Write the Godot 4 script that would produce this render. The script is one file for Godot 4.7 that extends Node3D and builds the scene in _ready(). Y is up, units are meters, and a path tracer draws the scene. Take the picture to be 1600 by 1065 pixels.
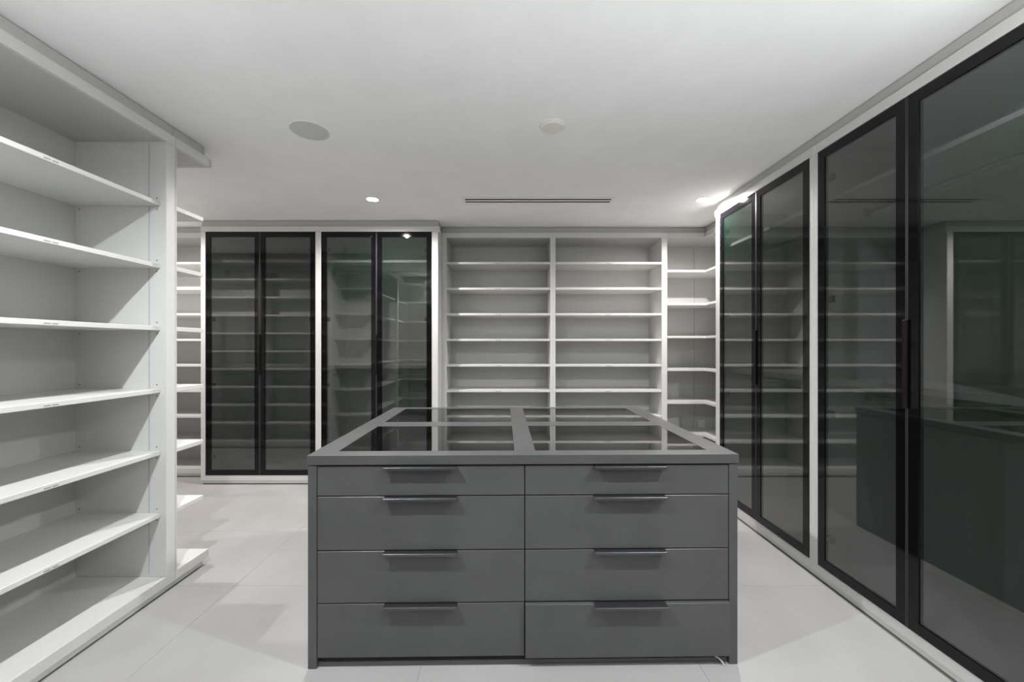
extends Node3D
# A walk-in dressing room. Units are metres; the camera stands in the doorway at the origin looking along -z,
# "d" below is a distance in front of the camera (z = -d).

const F := 620.0          # focal length in pixels of the 1600 x 1065 frame
const HC := 1.42          # height of the lens
const CEIL := 2.717
const FASC_T := 2.652     # top of the cabinet fascias
const FASC_B := 2.598     # their lower edge = top of the openings
const RAIL_T := 0.096     # top of the bottom rail
const RAIL_B := 0.042
const EXPOSURE := 1.33
const UPLIGHT := 3.5

var used := {}
var centre := {}
var meshes := {}
var M := {}

# ------------------------------------------------------------------ helpers
func numbered(n: String) -> String:
	if not used.has(n):
		used[n] = 0
		return n
	used[n] += 1
	return "%s_%03d" % [n, used[n]]

func thing(called: String, label: String, category: String, at: Vector3, turn := 0.0, group := "") -> Node3D:
	var o := Node3D.new()
	o.name = numbered(called)
	add_child(o)
	o.position = at
	o.rotation.y = turn
	o.set_meta("label", label)
	o.set_meta("category", category)
	if group != "":
		o.set_meta("group", group)
	centre[o] = Vector3.ZERO
	return o

func tri(st: SurfaceTool, a: Vector3, b: Vector3, c: Vector3, out: Vector3) -> void:
	# front faces run clockwise
	if (b - a).cross(c - a).dot(out) > 0.0:
		var t := b
		b = c
		c = t
	st.add_vertex(a)
	st.add_vertex(b)
	st.add_vertex(c)

func quad(st: SurfaceTool, a: Vector3, b: Vector3, c: Vector3, d: Vector3, out: Vector3) -> void:
	tri(st, a, b, c, out)
	tri(st, a, c, d, out)

func start() -> SurfaceTool:
	var st := SurfaceTool.new()
	st.begin(Mesh.PRIMITIVE_TRIANGLES)
	st.set_smooth_group(-1)
	return st

func add_box(st: SurfaceTool, lo: Vector3, hi: Vector3, ch := 0.0012) -> void:
	# a box whose edges and corners are chamfered
	var c := (lo + hi) / 2.0
	var h := (hi - lo) / 2.0
	var k: float = minf(ch, minf(h.x, minf(h.y, h.z)) * 0.45)
	for ax in 3:
		var u := (ax + 1) % 3
		var v := (ax + 2) % 3
		for s in [-1.0, 1.0]:
			var p := []
			for q in [[-1.0, -1.0], [1.0, -1.0], [1.0, 1.0], [-1.0, 1.0]]:
				var w := Vector3.ZERO
				w[ax] = s * h[ax]
				w[u] = q[0] * (h[u] - k)
				w[v] = q[1] * (h[v] - k)
				p.append(c + w)
			var n := Vector3.ZERO
			n[ax] = s
			quad(st, p[0], p[1], p[2], p[3], n)
	for ax in 3:      # the twelve edges
		var u := (ax + 1) % 3
		var v := (ax + 2) % 3
		for su in [-1.0, 1.0]:
			for sv in [-1.0, 1.0]:
				var p := []
				for q in [[-1.0, 0], [1.0, 0], [1.0, 1], [-1.0, 1]]:
					var w := Vector3.ZERO
					w[ax] = q[0] * (h[ax] - k)
					w[u] = su * (h[u] if q[1] == 0 else h[u] - k)
					w[v] = sv * (h[v] - k if q[1] == 0 else h[v])
					p.append(c + w)
				var n := Vector3.ZERO
				n[u] = su
				n[v] = sv
				quad(st, p[0], p[1], p[2], p[3], n)
	for sx in [-1.0, 1.0]:
		for sy in [-1.0, 1.0]:
			for sz in [-1.0, 1.0]:
				tri(st, c + Vector3(sx * h.x, sy * (h.y - k), sz * (h.z - k)), c + Vector3(sx * (h.x - k), sy * h.y, sz * (h.z - k)),
					c + Vector3(sx * (h.x - k), sy * (h.y - k), sz * h.z), Vector3(sx, sy, sz))

func finish(st: SurfaceTool) -> ArrayMesh:
	st.generate_normals()
	return st.commit()

func put(called: String, mesh: Mesh, mat: Material, parent: Node, at: Vector3) -> MeshInstance3D:
	var o := MeshInstance3D.new()
	o.name = called
	o.mesh = mesh
	o.material_override = mat
	o.cast_shadow = GeometryInstance3D.SHADOW_CASTING_SETTING_ON
	if parent == self:
		o.name = numbered(called)
		add_child(o)
		o.position = at
		centre[o] = at
	else:
		parent.add_child(o, true)
		o.position = at - centre[parent]
		centre[o] = at
	return o

# box by its extents, in the coordinates of the thing it belongs to
func box(parent: Node, called: String, x0: float, x1: float, y0: float, y1: float, z0: float, z1: float, mat: Material, ch := 0.0012) -> MeshInstance3D:
	var lo := Vector3(minf(x0, x1), y0, minf(z0, z1))
	var hi := Vector3(maxf(x0, x1), y1, maxf(z0, z1))
	var s := hi - lo
	var key := "%.4f %.4f %.4f %.4f" % [s.x, s.y, s.z, ch]
	if not meshes.has(key):
		var st := start()
		add_box(st, -s / 2.0, s / 2.0, ch)
		meshes[key] = finish(st)
	return put(called, meshes[key], mat, parent, (lo + hi) / 2.0)

func lathe(profile: Array, sides := 40) -> ArrayMesh:
	# profile: [radius, y] pairs from top to bottom outside, turned round y
	var st := SurfaceTool.new()
	st.begin(Mesh.PRIMITIVE_TRIANGLES)
	for i in profile.size() - 1:
		st.set_smooth_group(i)
		var a = profile[i]
		var b = profile[i + 1]
		var dr: float = b[0] - a[0]
		var dy: float = b[1] - a[1]
		for k in sides:
			var t0 := TAU * k / sides
			var t1 := TAU * (k + 1) / sides
			var e0 := Vector3(cos(t0), 0, sin(t0))
			var e1 := Vector3(cos(t1), 0, sin(t1))
			var up := Vector3.UP
			var out := (e0 + e1).normalized() * -dy + up * dr
			var p0: Vector3 = e0 * a[0] + up * a[1]
			var p1: Vector3 = e1 * a[0] + up * a[1]
			var q0: Vector3 = e0 * b[0] + up * b[1]
			var q1: Vector3 = e1 * b[0] + up * b[1]
			if a[0] > 1e-6:
				tri(st, p0, p1, q1, out)
			if b[0] > 1e-6:
				tri(st, p0, q1, q0, out)
	st.generate_normals()
	return st.commit()

func extrude(poly: PackedVector2Array, y0: float, y1: float) -> ArrayMesh:
	# an upright prism over a polygon in x, z
	var st := start()
	var ids := Geometry2D.triangulate_polygon(poly)
	for i in range(0, ids.size(), 3):
		var a := poly[ids[i]]
		var b := poly[ids[i + 1]]
		var c := poly[ids[i + 2]]
		tri(st, Vector3(a.x, y1, a.y), Vector3(b.x, y1, b.y), Vector3(c.x, y1, c.y), Vector3.UP)
		tri(st, Vector3(a.x, y0, a.y), Vector3(b.x, y0, b.y), Vector3(c.x, y0, c.y), Vector3.DOWN)
	var turn := 0.0
	for i in poly.size():
		turn += poly[i].cross(poly[(i + 1) % poly.size()])
	for i in poly.size():
		var a := poly[i]
		var b := poly[(i + 1) % poly.size()]
		var e := b - a
		var n := Vector3(e.y, 0, -e.x) * signf(turn)
		quad(st, Vector3(a.x, y0, a.y), Vector3(b.x, y0, b.y), Vector3(b.x, y1, b.y), Vector3(a.x, y1, a.y), n)
	return finish(st)

func sweep(points: Array, r: float, sides := 8) -> ArrayMesh:
	var st := SurfaceTool.new()
	st.begin(Mesh.PRIMITIVE_TRIANGLES)
	st.set_smooth_group(0)
	for i in points.size() - 1:
		var a: Vector3 = points[i]
		var b: Vector3 = points[i + 1]
		var ax := (b - a).normalized()
		var u := ax.cross(Vector3.UP if absf(ax.y) < 0.9 else Vector3.RIGHT).normalized()
		var v := ax.cross(u)
		for k in sides:
			var t0 := TAU * k / sides
			var t1 := TAU * (k + 1) / sides
			var e0 := (u * cos(t0) + v * sin(t0)) * r
			var e1 := (u * cos(t1) + v * sin(t1)) * r
			quad(st, a + e0, a + e1, b + e1, b + e0, e0 + e1)
	for end in 2:
		var c: Vector3 = points[0] if end == 0 else points[-1]
		var o: Vector3 = points[1] if end == 0 else points[-2]
		var ax := (c - o).normalized()
		var u := ax.cross(Vector3.UP if absf(ax.y) < 0.9 else Vector3.RIGHT).normalized()
		var v := ax.cross(u)
		st.set_smooth_group(1 + end)
		for k in sides:
			var t0 := TAU * k / sides
			var t1 := TAU * (k + 1) / sides
			tri(st, c, c + (u * cos(t0) + v * sin(t0)) * r, c + (u * cos(t1) + v * sin(t1)) * r, ax)
	st.generate_normals()
	return st.commit()

func structure(o: Node) -> Node:
	o.set_meta("kind", "structure")
	return o

func tag(o: Node, label: String, category: String, group := "") -> Node:
	o.set_meta("label", label)
	o.set_meta("category", category)
	if group != "":
		o.set_meta("group", group)
	return o

# ------------------------------------------------------------------ materials
func solid(c: Color, rough := 0.5, metal := 0.0, spec := 0.5) -> StandardMaterial3D:
	var m := StandardMaterial3D.new()
	m.albedo_color = c
	m.roughness = rough
	m.metallic = metal
	m.metallic_specular = spec
	return m

func noise_tex(freq: float, seed_: int, lo: Color, hi: Color, octaves := 4, size := 512) -> NoiseTexture2D:
	var n := FastNoiseLite.new()
	n.seed = seed_
	n.frequency = freq
	n.noise_type = FastNoiseLite.TYPE_SIMPLEX_SMOOTH
	n.fractal_octaves = octaves
	n.domain_warp_enabled = true
	n.domain_warp_amplitude = 40.0
	n.domain_warp_frequency = 0.01
	var t := NoiseTexture2D.new()
	t.width = size
	t.height = size
	t.seamless = true
	t.noise = n
	var g := Gradient.new()
	g.colors = PackedColorArray([lo, hi])
	g.offsets = PackedFloat32Array([0.15, 0.85])
	t.color_ramp = g
	return t

func triplanar(m: StandardMaterial3D, t: Texture2D, scale: Vector3) -> StandardMaterial3D:
	m.albedo_texture = t
	m.uv1_triplanar = true
	m.uv1_world_triplanar = true
	m.uv1_scale = scale
	return m

func make_materials() -> void:
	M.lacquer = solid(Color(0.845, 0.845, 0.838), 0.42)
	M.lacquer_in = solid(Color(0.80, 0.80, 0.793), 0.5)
	M.ceiling = triplanar(solid(Color(0.968, 0.968, 0.97), 0.9, 0.0, 0.3), noise_tex(0.01, 4, Color(0.985, 0.985, 0.985), Color(1, 1, 1)), Vector3.ONE * 0.5)
	M.wall = solid(Color(0.72, 0.72, 0.71), 0.8, 0.0, 0.3)
	M.black = solid(Color(0.035, 0.03, 0.04), 0.06, 0.0, 0.4)
	M.bronze = solid(Color(0.11, 0.09, 0.085), 0.35, 0.5)
	M.lit_edge = solid(Color(0.36, 0.34, 0.36), 0.4, 0.6)  # pale tone of door edges catching light at the gap
	M.dark = solid(Color(0.02, 0.02, 0.02), 0.9)
	M.grey = triplanar(solid(Color(0.345, 0.345, 0.348), 0.34, 0.0, 0.5), noise_tex(0.006, 9, Color(0.95, 0.95, 0.95), Color(1, 1, 1)), Vector3.ONE * 1.1)
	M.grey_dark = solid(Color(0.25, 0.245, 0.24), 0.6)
	M.steel = solid(Color(0.40, 0.40, 0.41), 0.36, 0.9)
	M.chrome = solid(Color(0.75, 0.75, 0.75), 0.2, 1.0)
	M.print = solid(Color(0.62, 0.62, 0.62), 0.7)
	M.white = solid(Color(0.93, 0.93, 0.92), 0.5)
	M.speaker = solid(Color(0.80, 0.80, 0.79), 0.95, 0.0, 0.2)
	M.beige = solid(Color(0.91, 0.895, 0.865), 0.6)
	M.grout = solid(Color(0.70, 0.69, 0.68), 0.9)
	M.profile = solid(Color(0.74, 0.74, 0.765), 0.5)
	M.filler = solid(Color(0.735, 0.735, 0.725), 0.5)  # darker than the lacquer: shade under the ceiling put into the colour
	M.floor = []
	for i in 3:
		var f := triplanar(solid(Color(0.69, 0.686, 0.684).lerp(Color(0.678, 0.674, 0.672), i / 2.0), 0.5, 0.0, 0.45), noise_tex(0.0045, 21 + i, Color(0.955, 0.953, 0.95), Color(1, 1, 1), 5), Vector3.ONE * 0.62)
		M.floor.append(f)
	# tinted solar glass: smooth and dark, half clear
	var g := solid(Color(0.055, 0.125, 0.092, 0.32), 0.0, 0.0, 0.7)
	g.clearcoat_enabled = true
	g.clearcoat = 1.0
	g.clearcoat_roughness = 0.0
	g.transparency = BaseMaterial3D.TRANSPARENCY_ALPHA
	M.glass = g
	var g2 := solid(Color(0.05, 0.055, 0.06, 0.55), 0.0, 0.0, 0.7)
	g2.transparency = BaseMaterial3D.TRANSPARENCY_ALPHA
	M.top_glass = g2
	var e := solid(Color(1, 1, 1), 0.5)
	e.emission_enabled = true
	e.emission = Color(1.0, 0.98, 0.95)
	e.emission_energy_multiplier = 9.0
	M.lamp = e

# ------------------------------------------------------------------ light
func lamp_light(parent: Node3D, energy: float, col: Color) -> void:
	var l := SpotLight3D.new()
	l.name = "lamp_light"
	l.spot_angle = 84.0
	l.spot_angle_attenuation = 0.75
	l.spot_range = 12.0
	l.spot_attenuation = 2.0
	l.light_size = 0.02
	l.light_energy = energy
	l.light_color = col
	l.shadow_enabled = true
	parent.add_child(l)
	l.position = Vector3(0, -0.001, 0)
	l.rotation.x = -PI / 2

func add_uplight(col: Color) -> void:
	# added unseen uplight beside the camera, there to brighten the ceiling
	var t := thing("added_uplight", "added unseen black uplight in the doorway, brightening the ceiling", "lamp", Vector3(0.6, 0, 0.12))
	put("base", lathe([[0.0, 0.022], [0.12, 0.020], [0.14, 0.012], [0.14, 0.0]]), M.black, t, Vector3.ZERO)
	put("pole", lathe([[0.0, 0.950], [0.012, 0.950], [0.012, 0.02]], 20), M.black, t, Vector3.ZERO)
	put("shade", lathe([[0.0, 0.955], [0.05, 0.960], [0.14, 1.010], [0.17, 1.050], [0.174, 1.050], [0.145, 1.005], [0.05, 0.950], [0.0, 0.940]], 40), M.black, t, Vector3.ZERO)
	put("bulb", lathe([[0.0, 1.033], [0.06, 1.032], [0.10, 1.025], [0.10, 1.015]], 32), M.lamp, t, Vector3.ZERO)
	var l := SpotLight3D.new()
	l.name = "lamp_light"
	l.spot_angle = 72.0
	l.spot_angle_attenuation = 0.6
	l.spot_range = 12.0
	l.spot_attenuation = 2.0
	l.light_size = 0.09
	l.light_energy = UPLIGHT
	l.light_color = col
	l.shadow_enabled = true
	t.add_child(l)
	l.position = Vector3(0, 1.05, 0)
	l.rotation.x = PI / 2

func downlight(x: float, d: float, energy: float, col: Color, label: String) -> void:
	var t := thing("ceiling_downlight", label, "downlight", Vector3(x, CEIL, -d), 0.0, "recessed downlights in the white ceiling")
	put("trim_ring", lathe([[0.046, 0.02], [0.046, -0.002], [0.05, -0.004], [0.058, -0.003], [0.060, -0.0005]]), M.white, t, Vector3.ZERO)
	put("lens", lathe([[0.0455, 0.006], [0.0455, -0.002], [0.03, -0.004], [0.0, -0.005]]), M.lamp, t, Vector3.ZERO)
	lamp_light(t, energy, col)

# ------------------------------------------------------------------ units
func carcass(t: Node3D, w: float, left: float, right: float, depth: float, fl := 0.0, fr := 0.0) -> void:
	# front plane z = 0, width along x; left / right: thickness of the side panels
	if left > 0.0:
		box(t, "side_panel", 0, left, RAIL_T, FASC_B, -depth, 0, M.lacquer)
	if right > 0.0:
		box(t, "side_panel", w - right, w, RAIL_T, FASC_B, -depth, 0, M.lacquer)
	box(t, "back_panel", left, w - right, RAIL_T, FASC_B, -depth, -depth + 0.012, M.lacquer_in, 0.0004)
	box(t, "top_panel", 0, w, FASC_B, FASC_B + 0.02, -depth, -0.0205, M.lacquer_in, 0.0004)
	box(t, "top_fascia", -fl, w + fr, FASC_B, FASC_T, -0.02, 0.003, M.lacquer)
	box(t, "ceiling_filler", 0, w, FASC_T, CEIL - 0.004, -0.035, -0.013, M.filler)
	box(t, "bottom_panel", left, w - right, RAIL_T - 0.02, RAIL_T, -depth, -0.0205, M.lacquer, 0.0004)
	box(t, "bottom_rail", 0, w, RAIL_B, RAIL_T, -0.02, 0, M.lacquer)
	box(t, "toe_kick", 0.0, w, 0.011, RAIL_B, -0.03, -0.010, M.lacquer)
	box(t, "plinth", 0.0, w, 0.001, RAIL_B, -depth + 0.02, -0.0305, M.dark)  # near-black: shadow of the gap under the toe kick put into its colour

func shelf(t: Node3D, x0: float, x1: float, top: float, z0: float, z1: float, th := 0.024, mark := false) -> void:
	var s := box(t, "shelf", x0, x1, top - th, top, z0, z1, M.lacquer, 0.0015)
	if mark:
		var c := (x0 + x1) / 2.0
		box(s, "label_strip", c - 0.03, c - 0.004, top - 0.018, top - 0.012, z1, z1 + 0.0006, M.print, 0.0)
		box(s, "label_strip", c + 0.002, c + 0.026, top - 0.018, top - 0.012, z1, z1 + 0.0006, M.print, 0.0)

func heights(n: int, first: float, step: float) -> Array:
	var a := []
	for i in n:
		a.append(first + step * i)
	return a

func shelving(label: String, at: Vector3, turn: float, w: float, left: float, right: float, depth: float, ys: Array, setback: float, group := "", mark := false) -> Node3D:
	var t := thing("shelving_unit", label, "shelving", at, turn, group)
	carcass(t, w, left, right, depth)
	for y in ys:
		shelf(t, left + 0.001, w - right - 0.001, y, -depth + 0.0125, -setback, 0.024, mark)
	return t

func door(t: Node3D, x0: float, x1: float, hinge_left: bool, open_handle: bool) -> void:
	var y0 := RAIL_T + 0.003
	var y1 := FASC_B - 0.003
	var b := 0.052
	var st := start()
	var lo := Vector3(x0, y0, -0.022)
	var hi := Vector3(x1, y1, 0.002)
	var c := (lo + hi) / 2.0
	for r in [[x0, x0 + b, y0, y1], [x1 - b, x1, y0, y1], [x0 + b, x1 - b, y0, y0 + b], [x0 + b, x1 - b, y1 - b, y1]]:
		add_box(st, Vector3(r[0], r[2], lo.z) - c, Vector3(r[1], r[3], hi.z) - c, 0.0008)
	var o := put("door", finish(st), M.black, t, c)
	# laminated pane: two plies round a tinted interlayer
	var gs := start()
	var g0 := Vector3(x0 + b + 0.0003, y0 + b + 0.0003, -0.009) - c
	var g1 := Vector3(x1 - b - 0.0003, y1 - b - 0.0003, -0.003) - c
	var gm := (g0.z + g1.z) / 2.0
	add_box(gs, g0, g1, 0.0)
	quad(gs, Vector3(g0.x, g0.y, gm), Vector3(g1.x, g0.y, gm), Vector3(g1.x, g1.y, gm), Vector3(g0.x, g1.y, gm), Vector3(0, 0, 1))
	put("glass_pane", finish(gs), M.glass, o, c)
	var ex := x1 if hinge_left else x0
	box(o, "lit_edge_strip", ex, ex + (-0.0035 if hinge_left else 0.0035), y0, y1, 0.002, 0.0028, M.lit_edge, 0.0)  # pale strip painted for the aluminium door edge lit at the gap
	if open_handle:
		var hx := x1 if hinge_left else x0
		box(o, "pull_handle", hx - 0.011, hx + 0.011, 1.13, 1.545, 0.0035, 0.014, M.bronze, 0.002)
	for y in [0.28, 1.02, 1.70, 2.42]:
		var hx := x0 + 0.02 if hinge_left else x1 - 0.02
		box(o, "hinge", hx, hx + (0.055 if hinge_left else -0.055), y - 0.02, y + 0.02, -0.045, -0.0225, M.bronze, 0.003)

func wardrobe(label: String, at: Vector3, turn: float, w: float, left: float, right: float, mid: float, depth: float, fl := 0.0, fr := 0.0, open_end := 0) -> Node3D:
	var t := thing("glass_wardrobe", label, "wardrobe", at, turn)
	carcass(t, w, left, right, depth, fl, fr)
	var x0 := left
	var x1 := w - right
	if open_end != 0:      # the fascia and filler return along the end that shows
		var e0 := w if open_end > 0 else 0.0
		box(t, "end_fascia", e0, e0 - open_end * 0.018, FASC_B + 0.0205, FASC_T, -depth, -0.0205, M.lacquer)
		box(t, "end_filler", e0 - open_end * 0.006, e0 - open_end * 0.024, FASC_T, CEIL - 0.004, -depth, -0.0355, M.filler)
	door(t, x0 + 0.002, mid - 0.002, true, true)
	door(t, mid + 0.002, x1 - 0.002, false, false)
	shelf(t, x0 + 0.001, x1 - 0.001, 2.322, -depth + 0.0125, -0.07, 0.026)
	shelf(t, x0 + 0.001, x1 - 0.001, 1.222, -depth + 0.0125, -0.11, 0.036)
	for y in [2.236, 1.12]:
		var rod := put("hanging_rod", sweep([Vector3(x0 + 0.004, y, -0.30), Vector3(x1 - 0.004, y, -0.30)], 0.0135, 14), M.chrome, t, Vector3.ZERO)
		for x in [x0 + 0.001, x1 - 0.007]:
			box(rod, "rod_socket", x, x + 0.006, y - 0.024, y + 0.024, -0.324, -0.276, M.chrome, 0.002)
	return t

# ------------------------------------------------------------------ scene
func _ready() -> void:
	# camera
	var cam := Camera3D.new()
	cam.name = "camera"
	add_child(cam)
	cam.position = Vector3(0, HC, 0)
	cam.keep_aspect = Camera3D.KEEP_HEIGHT
	var near := 0.05
	cam.set_frustum(1065.0 / F * near, Vector2(3.0 / F, (541.0 - 532.5) / F) * near, near, 60.0)
	cam.current = true
	# environment
	var we := WorldEnvironment.new()
	we.name = "environment"
	var env := Environment.new()
	env.background_mode = Environment.BG_COLOR
	env.background_color = Color(0, 0, 0)
	env.tonemap_mode = Environment.TONE_MAPPER_LINEAR
	env.tonemap_exposure = EXPOSURE
	env.sdfgi_enabled = true
	env.ssao_enabled = true
	env.ssil_enabled = true
	we.environment = env
	add_child(we)
	make_materials()
	# the ceiling lamps: the light of each hangs in its builder
	var warm := Color(1.0, 0.977, 0.965)
	var cool := Color(0.985, 1.0, 1.0)
	var d_back := 1.297 * F / 230.0
	downlight(-1.212, d_back, 2.9, warm, "recessed ceiling downlight in front of the middle pair of glass doors")
	downlight(1.697, d_back, 2.7, warm, "recessed ceiling downlight close to the glass cabinets along the right wall")
	downlight(-1.212, 0.9, 3.1, cool, "recessed ceiling downlight beside the tall open shelves, near the doorway")
	downlight(1.55, 0.9, 2.9, cool, "recessed ceiling downlight beside the long glass cabinets, near the doorway")
	downlight(-3.75, 3.45, 3.0, warm, "recessed ceiling downlight over the side aisle behind the open shelves")
	downlight(-0.9, -1.3, 0.6, cool, "added unseen ceiling downlight in the passage behind the doorway, by its left wall")  # passage downlights added out of view to brighten the ceiling
	downlight(0.9, -1.3, 0.6, cool, "added unseen ceiling downlight in the passage behind the doorway, by its right wall")
	add_uplight(cool)
	room()
	left_side()
	back_side()
	right_side()
	island()
	ceiling_things()

func room() -> void:
	# floor: a screed with large porcelain tiles laid on it
	var fl := box(self, "floor", -4.7, 2.7, -0.2, -0.011, -4.95, 2.9, M.grout, 0.0)
	structure(fl)
	var rows := [-2.9]
	var d := 2.356 - 0.70 * 7
	while d < 4.9:
		if d > -2.85:
			rows.append(d)
		d += 0.70
	rows.append(4.94)
	var cols := [-4.69]
	var x := -0.395 - 1.24 * 3
	while x < 2.6:
		cols.append(x)
		x += 1.24
	cols.append(2.69)
	var n := 0
	for i in cols.size() - 1:
		for j in rows.size() - 1:
			box(fl, "tile", cols[i] + 0.0005, cols[i + 1] - 0.0005, -0.011, 0.0, -rows[j] - 0.0005, -rows[j + 1] + 0.0005, M.floor[(i * 2 + j * 5 + n) % 3], 0.0005)
		n += 1
	# ceiling with openings for the lamps and the air slots
	var c := CSGCombiner3D.new()
	c.name = "ceiling"
	add_child(c)
	structure(c)
	var slab := CSGBox3D.new()
	slab.name = "slab"
	slab.size = Vector3(7.4, 0.2, 7.85)
	slab.position = Vector3(-1.0, CEIL + 0.1, -1.025)
	slab.material = M.ceiling
	c.add_child(slab)
	var d_back := 1.297 * F / 230.0
	for p in [[-1.212, d_back], [1.697, d_back], [-1.212, 0.9], [1.55, 0.9], [-3.75, 3.45], [-0.9, -1.3], [0.9, -1.3]]:
		var h := CSGCylinder3D.new()
		h.name = "lamp_hole"
		h.radius = 0.052
		h.height = 0.08
		h.sides = 40
		h.position = Vector3(p[0], CEIL + 0.035, -p[1])
		h.operation = CSGShape3D.OPERATION_SUBTRACTION
		h.material = M.ceiling
		c.add_child(h, true)
	for k in 2:
		var s := CSGBox3D.new()
		s.name = "air_slot"
		var dd: float = 1.297 * F / (541.0 - [311.3, 314.9][k])
		s.size = Vector3(1.292, 0.1, 0.03)
		s.position = Vector3(0.247, CEIL + 0.045, -dd)
		s.operation = CSGShape3D.OPERATION_SUBTRACTION
		s.material = M.dark
		c.add_child(s, true)
	var w: Node
	var db := 0.0076 * F
	structure(box(self, "wall_back", -4.62, 2.62, 0.0, CEIL - 0.001, -db - 0.14, -db - 0.015, M.wall, 0.0))
	structure(box(self, "wall_right", 2.50, 2.62, 0.0, CEIL - 0.001, -db - 0.014, 2.8, M.wall, 0.0))
	var de := 1.976 * F / 523.5
	structure(box(self, "wall_left", -2.66, -2.54, 0.0, CEIL - 0.001, -de + 0.122, 2.8, M.wall, 0.0))
	structure(box(self, "wall_aisle_front", -4.62, -2.54, 0.0, CEIL - 0.001, -de + 0.001, -de + 0.121, M.wall, 0.0))
	structure(box(self, "wall_aisle_end", -4.62, -4.50, 0.0, CEIL - 0.001, -db - 0.014, -de, M.wall, 0.0))
	structure(box(self, "wall_rear", -2.66, 2.62, 0.0, CEIL - 0.001, 2.801, 2.92, M.wall, 0.0))
	structure(box(self, "wall_doorway_left", -2.539, -1.05, 0.0, CEIL - 0.001, -0.36, -0.24, M.wall, 0.0))
	structure(box(self, "wall_doorway_right", 1.08, 2.499, 0.0, CEIL - 0.001, -0.36, -0.24, M.wall, 0.0))

func left_side() -> void:
	var xl := -1.976
	var d1 := 1.976 * F / 537.0       # inner face of the end panel
	var d2 := 1.976 * F / 523.5       # its outer face
	var dm := 1.976 * F / 704.0       # middle of the bay, where the shelf tags sit
	var d0 := 2.0 * dm - d1 - 0.055
	var ys := heights(6, 0.463, 0.3575)
	# faces +x: local x runs away from the camera, local z towards +x
	var t := shelving("tall open shelving unit with deep white shelves, nearest on the left wall", Vector3(xl, 0, -d0), PI / 2, d2 - d0, 0.055, d2 - d1, 0.535, ys, 0.034, "", true)
	# LED channel and shelf-pin holes in the end panel
	var w := d2 - d0
	var xi := d1 - d0
	box(t, "led_channel", xi - 0.0008, xi + 0.001, 0.11, 2.585, -0.103, -0.094, M.profile, 0.0)
	for y in ys:
		for z in [-0.055, -0.50]:
			for dy in [0.022, -0.042]:
				box(t, "pin_hole", xi - 0.0006, xi + 0.001, y + dy - 0.003, y + dy + 0.003, z - 0.003, z + 0.003, M.dark, 0.0)
	# a narrow bay between that unit and the one beside the doorway
	shelving("narrow bay of open white shelves in the near left corner by the doorway", Vector3(xl, 0, -0.40), PI / 2, d0 - 0.40 - 0.001, 0.03, 0.0, 0.535, ys, 0.034)
	# beside the doorway, facing the back of the room: local x runs towards -x
	shelving("open white shelving unit beside the doorway, facing the back of the room", Vector3(-1.06, 0, -0.79), PI, 0.91, 0.055, 0.0, 0.42, ys, 0.03)
	# the open-ended shelves on the far side of the end panel
	var ds := 1.976 * F / 467.0
	var dep := ds - d2 - 0.002
	t = thing("end_shelving", "open-ended white shelves on the far side of the tall left shelving unit", "shelving", Vector3(xl, 0, -ds), PI)
	var wa := 0.56
	box(t, "side_panel", wa - 0.055, wa, RAIL_T, FASC_B, -dep, 0, M.lacquer)
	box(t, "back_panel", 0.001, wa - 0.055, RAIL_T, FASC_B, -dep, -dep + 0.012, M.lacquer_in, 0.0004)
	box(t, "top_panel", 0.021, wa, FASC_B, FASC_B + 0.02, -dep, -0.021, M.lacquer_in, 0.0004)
	box(t, "top_fascia", -0.003, wa, FASC_B, FASC_T, -0.02, 0.0, M.lacquer)
	box(t, "end_fascia", -0.003, 0.02, FASC_B, FASC_T, -dep, -0.0205, M.lacquer)
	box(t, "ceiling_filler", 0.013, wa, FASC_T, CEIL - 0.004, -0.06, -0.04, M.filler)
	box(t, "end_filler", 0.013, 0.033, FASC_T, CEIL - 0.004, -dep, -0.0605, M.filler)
	box(t, "bottom_panel", 0.0, wa - 0.055, RAIL_B, RAIL_T, -dep, -0.022, M.lacquer)
	box(t, "toe_kick", 0.010, wa - 0.01, 0.011, RAIL_B, -dep, -0.06, M.lacquer)
	box(t, "plinth", 0.03, wa - 0.03, 0.001, 0.011, -dep, -0.08, M.dark)  # coloured near-black for the shadow below the toe kick
	for y in ys:
		shelf(t, 0.002, wa - 0.056, y, -dep + 0.0125, -0.064, 0.026)
	# shoe shelves along the aisle, seen in the glass doors
	var yshoe := heights(9, 0.353, 0.2525)
	shelving("bay of closely spaced shoe shelves facing the aisle, next to the open-ended shelves", Vector3(xl - wa - 0.001, 0, -ds), PI, 0.98, 0.0, 0.055, dep, yshoe, 0.03)
	shelving("bay of closely spaced shoe shelves facing the aisle, at its far end wall", Vector3(xl - wa - 0.982, 0, -ds), PI, 0.98, 0.0, 0.055, dep, yshoe, 0.03)

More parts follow.
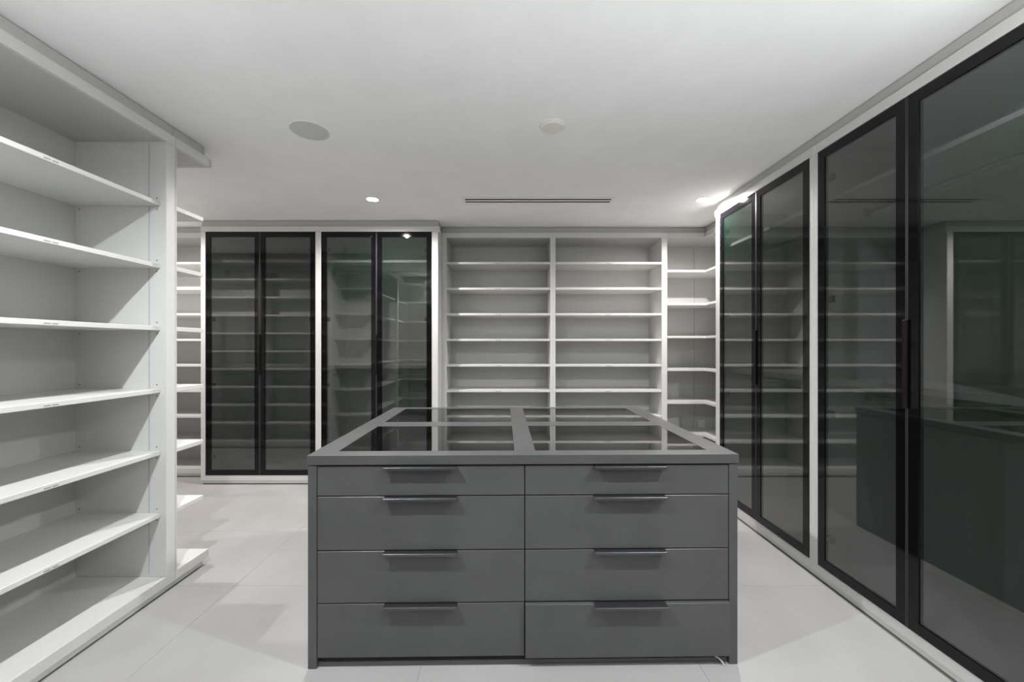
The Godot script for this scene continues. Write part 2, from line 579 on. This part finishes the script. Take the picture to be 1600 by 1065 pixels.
func back_side() -> void:
	var dc := 0.006574 * F
	var db := 0.006944 * F
	var dep := 0.0076 * F - db
	var yb := heights(8, 0.391, 0.278)
	shelving("open white shelves at the far end of the aisle, behind the tall left shelving", Vector3(-4.47, 0, -db), 0.0, 1.285, 0.055, 0.055, dep, yb, 0.004)
	wardrobe("white-framed wardrobe with two dark glass doors, next to the shelves at the aisle's far end", Vector3(-3.178, 0, -dc), 0.0, -1.972 + 3.178, 0.049, 0.028, 0.607, 0.0076 * F - dc)
	wardrobe("white-framed wardrobe with two dark glass doors, beside the open back shelves", Vector3(-1.971, 0, -dc), 0.0, -0.740 + 1.971, 0.030, 0.064, 0.599, 0.0076 * F - dc, 0.0, 0.016, 1)
	shelving("bay of open white shelves on the back wall, beside the glass wardrobe", Vector3(-0.739, 0, -db), 0.0, 0.4645 + 0.739, 0.048, 0.028, dep, yb, 0.004, "", true)
	shelving("bay of open white shelves on the back wall, beside the corner shelves", Vector3(0.4655, 0, -db), 0.0, 1.705 - 0.4655, 0.027, 0.060, dep, yb, 0.004, "", true)
	# L-shaped corner unit
	var x0 := 1.706
	var x1 := 2.49
	var xr := 2.114
	var dn := 1.87 * F / 321.3 + 0.002     # where the glass cabinets on the right begin
	var dk := 0.0076 * F
	var t := thing("corner_shelving", "L-shaped open white shelves filling the back right corner", "shelving", Vector3(x0, 0, -db))
	var o := Vector2(x0, -db)
	var ell := func(s: float) -> PackedVector2Array:
		return PackedVector2Array([Vector2(0, -s), Vector2(xr + s - x0, -s), Vector2(xr + s - x0, db - dn), Vector2(x1 - 0.013 - x0, db - dn), Vector2(x1 - 0.013 - x0, db - dk + 0.0125), Vector2(0, db - dk + 0.0125)])
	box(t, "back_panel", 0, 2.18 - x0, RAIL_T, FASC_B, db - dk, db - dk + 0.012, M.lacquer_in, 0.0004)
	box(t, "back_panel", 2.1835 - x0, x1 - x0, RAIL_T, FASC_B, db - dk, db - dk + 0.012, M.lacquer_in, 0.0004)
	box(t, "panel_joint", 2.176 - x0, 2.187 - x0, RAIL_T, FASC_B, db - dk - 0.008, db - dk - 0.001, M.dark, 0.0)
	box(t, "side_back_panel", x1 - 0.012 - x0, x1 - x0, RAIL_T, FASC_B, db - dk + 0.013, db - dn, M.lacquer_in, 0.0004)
	put("top_panel", extrude(ell.call(0.021), FASC_B, FASC_B + 0.02), M.lacquer_in, t, Vector3.ZERO)
	put("bottom_panel", extrude(ell.call(0.021), RAIL_T - 0.02, RAIL_T), M.lacquer, t, Vector3.ZERO)
	box(t, "top_fascia", 0, xr - x0 + 0.02, FASC_B, FASC_T, -0.02, 0.003, M.lacquer)
	box(t, "top_fascia", xr - x0 - 0.003, xr - x0 + 0.02, FASC_B, FASC_T, 0.0035, db - dn, M.lacquer)
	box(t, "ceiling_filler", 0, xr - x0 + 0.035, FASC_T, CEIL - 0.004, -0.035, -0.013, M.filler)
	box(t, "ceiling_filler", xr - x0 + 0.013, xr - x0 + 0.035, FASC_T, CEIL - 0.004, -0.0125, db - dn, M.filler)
	box(t, "bottom_rail", 0, xr - x0 + 0.02, RAIL_B, RAIL_T, -0.02, 0.0, M.lacquer)
	box(t, "bottom_rail", xr - x0, xr - x0 + 0.02, RAIL_B, RAIL_T, 0.0005, db - dn, M.lacquer)
	box(t, "toe_kick", 0.01, xr - x0 + 0.03, 0.008, RAIL_B, -0.03, -0.008, M.lacquer)
	box(t, "toe_kick", xr - x0 + 0.008, xr - x0 + 0.03, 0.008, RAIL_B, -0.0075, db - dn, M.lacquer)
	for y in heights(6, 0.463, 0.3575):
		put("shelf", extrude(ell.call(0.006), y - 0.024, y), M.lacquer, t, Vector3.ZERO)
	outlet("white power outlet plate inside the back right corner shelves", Vector3(2.267, 0.505, -dk + 0.0122))
	outlet("white power outlet plate low inside a wardrobe, behind its dark glass", Vector3(-2.42, 0.465, -dk + 0.0122))

func outlet(label: String, at: Vector3) -> void:
	var t := thing("wall_outlet", label, "outlet", at)
	box(t, "cover_plate", -0.042, 0.042, -0.044, 0.044, 0.0, 0.006, M.white, 0.002)
	for s in [-1, 1]:
		var r := box(t, "socket", s * 0.019 - 0.014, s * 0.019 + 0.014, -0.03, 0.03, 0.006, 0.0075, M.white, 0.001)
		for k in [-1, 1]:
			for q in [-0.005, 0.005]:
				box(r, "slot", s * 0.019 + q - 0.001, s * 0.019 + q + 0.001, k * 0.014 - 0.005, k * 0.014 + 0.005, 0.0074, 0.0078, M.dark, 0.0)

func right_side() -> void:
	# faces -x: local x runs towards the camera, local z towards -x
	var xg := 1.87
	var at := func(px: float) -> float: return xg * F / (px - 797.0)
	var a0: float = at.call(1118.3)
	var a1: float = at.call(1124.7)
	var a2: float = at.call(1181.5)
	var a3: float = at.call(1264.8)
	var b1: float = at.call(1277.8)
	var b2: float = at.call(1417.5)
	var mid: float = (a3 + b1) / 2.0
	wardrobe("tall wardrobe with two dark glass doors on the right wall, beside the corner shelves", Vector3(xg, 0, -a0), -PI / 2, a0 - mid - 0.0005, a0 - a1, a3 - mid, a0 - a2, 0.615, 0.012, 0.0, -1)
	var b3: float = b2 - (b1 - b2) * 1.0
	wardrobe("tall wardrobe with two dark glass doors on the right wall, nearest the camera", Vector3(xg, 0, -mid), -PI / 2, mid - b3 + 0.055, mid - b1, 0.055, mid - b2, 0.615)
	var t := shelving("open white shelving unit on the right wall beside the doorway", Vector3(xg, 0, -(b3 - 0.056)), -PI / 2, b3 - 0.056 - 0.37, 0.0, 0.055, 0.615, heights(6, 0.463, 0.3575), 0.03)

func island() -> void:
	var dfront := 0.002834 * F
	var dback := 0.00507 * F
	var xc := 0.0535
	var yaw := deg_to_rad(0.85)
	var w := 0.958                      # half width
	var h := (dback - dfront) / 2.0
	var top := 0.939
	var t := thing("closet_island", "large grey dresser island with eight drawers and a glass-panelled top in the room's middle", "island", Vector3(xc, 0, -(dfront + dback) / 2.0), yaw)
	# countertop frame with four openings
	var th := 0.040
	var xs := [-w, -0.7975 - xc, 0.011 - xc, 0.107 - xc, 0.9067 - xc, w]
	var zf := [h, h - 0.000126 * F, h - 0.001045 * F, h - 0.001260 * F, -h + 0.000110 * F, -h]
	var st := start()
	var c := Vector3(0, top - th / 2.0, 0)
	var bars := [[xs[0], xs[5], zf[1], zf[0]], [xs[0], xs[5], zf[5], zf[4]], [xs[0], xs[1], zf[4], zf[1]], [xs[2], xs[3], zf[4], zf[1]], [xs[4], xs[5], zf[4], zf[1]], [xs[1], xs[2], zf[3], zf[2]], [xs[3], xs[4], zf[3], zf[2]]]
	for b in bars:
		add_box(st, Vector3(b[0], top - th, b[2]) - c, Vector3(b[1], top, b[3]) - c, 0.0)
	var ct := put("countertop", finish(st), M.grey, t, c)
	for i in 2:
		for j in 2:
			var a0: float = xs[1 if i == 0 else 3]
			var a1: float = xs[2 if i == 0 else 4]
			var z1: float = zf[1 if j == 0 else 3]
			var z0: float = zf[2 if j == 0 else 4]
			box(ct, "glass_pane", a0 + 0.0008, a1 - 0.0008, top - 0.009, top - 0.001, z0 + 0.0008, z1 - 0.0008, M.top_glass, 0.0006)
	# carcass
	var wi := w - 0.004
	var y1 := top - th - 0.004
	for s in [-1.0, 1.0]:
		box(t, "side_panel", s * wi, s * (wi - 0.038), 0.001, y1, -h + 0.004, h - 0.003, M.grey)
	box(t, "back_panel", -wi + 0.039, wi - 0.039, 0.045, y1, -h + 0.006, -h + 0.024, M.grey)
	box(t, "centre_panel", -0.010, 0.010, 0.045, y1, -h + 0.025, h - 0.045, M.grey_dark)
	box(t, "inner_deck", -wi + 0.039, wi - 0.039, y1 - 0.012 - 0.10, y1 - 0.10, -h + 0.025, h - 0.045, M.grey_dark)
	box(t, "body_panel", -wi + 0.039, wi - 0.039, 0.045, y1 - 0.001, h - 0.044, h - 0.034, M.dark, 0.0)
	box(t, "top_rail", -wi + 0.039, wi - 0.039, y1, top - th - 0.0005, -h + 0.03, h - 0.03, M.dark, 0.0)
	box(t, "toe_kick", -wi + 0.039, wi - 0.039, 0.001, 0.022, h - 0.03, h - 0.016, M.grey)
	box(t, "bottom_panel", -wi + 0.039, wi - 0.039, 0.03, 0.044, -h + 0.025, h - 0.05, M.dark)
	put("loose_strip", sweep([Vector3(0.904 - xc, 0.034, h - 0.012), Vector3(0.918 - xc, 0.031, h - 0.004), Vector3(0.930 - xc, 0.022, h + 0.002), Vector3(0.938 - xc, 0.012, h + 0.004), Vector3(0.9405 - xc, 0.004, h + 0.005)], 0.0028, 8), M.white, t, Vector3.ZERO)
	# drawers
	var rows := [[0.761, 0.891], [0.5205, 0.7560], [0.2875, 0.5155], [0.046, 0.2825]]
	var gx := 0.055 - xc
	for i in 2:
		var x0: float = -wi + 0.0405 if i == 0 else gx + 0.002
		var x1: float = gx - 0.002 if i == 0 else wi - 0.0405
		for j in 4:
			var r = rows[j]
			var out := 0.016 if i == 1 and j == 3 else 0.0
			var zf1 := h - 0.006 + out
			var d := box(t, "drawer", x0, x1, r[0], r[1], zf1 - 0.022, zf1, M.grey, 0.0012)
			var hx := ((598.0 + 711.0) / 2.0 - 797.0) * 0.002834 - xc if i == 0 else ((924.5 + 1037.0) / 2.0 - 797.0) * 0.002834 - xc
			# edge pull: a plate over the drawer's top edge with a lip that turns down
			var s2 := start()
			var yy: float = r[1]
			var hc := Vector3(hx, yy, zf1 + 0.015)
			add_box(s2, Vector3(hx - 0.16, yy - 0.0005, zf1 - 0.018) - hc, Vector3(hx + 0.16, yy + 0.0018, zf1 + 0.030) - hc, 0.0006)
			add_box(s2, Vector3(hx - 0.16, yy - 0.012, zf1 + 0.0278) - hc, Vector3(hx + 0.16, yy - 0.0004, zf1 + 0.030) - hc, 0.0006)
			put("handle", finish(s2), M.steel, d, hc)

func ceiling_things() -> void:
	# round loudspeaker grille
	var d := 1.297 * F / 337.0
	var t := thing("ceiling_speaker", "round flush grey loudspeaker grille in the ceiling above the left aisle", "speaker", Vector3(-1.2045, CEIL, -d))
	put("grille", lathe([[0.107, 0.0], [0.1068, -0.003], [0.104, -0.0042], [0.0, -0.0045]], 48), M.speaker, t, Vector3.ZERO)
	put("rim", lathe([[0.1125, 0.0], [0.1125, -0.003], [0.111, -0.0042], [0.1078, -0.0042], [0.1074, 0.0]], 48), M.white, t, Vector3.ZERO)
	# detector
	d = 1.297 * F / 345.0
	t = thing("smoke_detector", "small round beige detector on the ceiling above the island", "detector", Vector3(0.2495, CEIL, -d))
	put("base", lathe([[0.076, 0.0], [0.076, -0.006], [0.074, -0.008], [0.0, -0.008]], 40), M.beige, t, Vector3.ZERO)
	put("cover", lathe([[0.070, -0.008], [0.069, -0.014], [0.060, -0.018], [0.0, -0.019]], 40), M.beige, t, Vector3.ZERO)
	# linear air diffuser: flange strips and the bar between its two slots
	var d1 := 1.297 * F / (541.0 - 311.3)
	var d2 := 1.297 * F / (541.0 - 314.9)
	t = thing("air_vent", "long linear air vent with two dark slots in the ceiling", "vent", Vector3(0.247, CEIL, -(d1 + d2) / 2.0))
	var dd := (d2 - d1) / 2.0
	var y0 := -0.0035
	box(t, "flange", -0.675, 0.675, y0, -0.0003, dd + 0.015, dd + 0.045, M.white, 0.001)
	box(t, "flange", -0.675, 0.675, y0, -0.0003, -dd - 0.015, -dd - 0.045, M.white, 0.001)
	box(t, "flange", -0.675, -0.646, y0, -0.0003, -dd - 0.0145, dd + 0.0145, M.white, 0.001)
	box(t, "flange", 0.646, 0.675, y0, -0.0003, -dd - 0.0145, dd + 0.0145, M.white, 0.001)
	box(t, "divider_bar", -0.6455, 0.6455, y0, -0.0003, -dd + 0.015, dd - 0.015, M.white, 0.001)
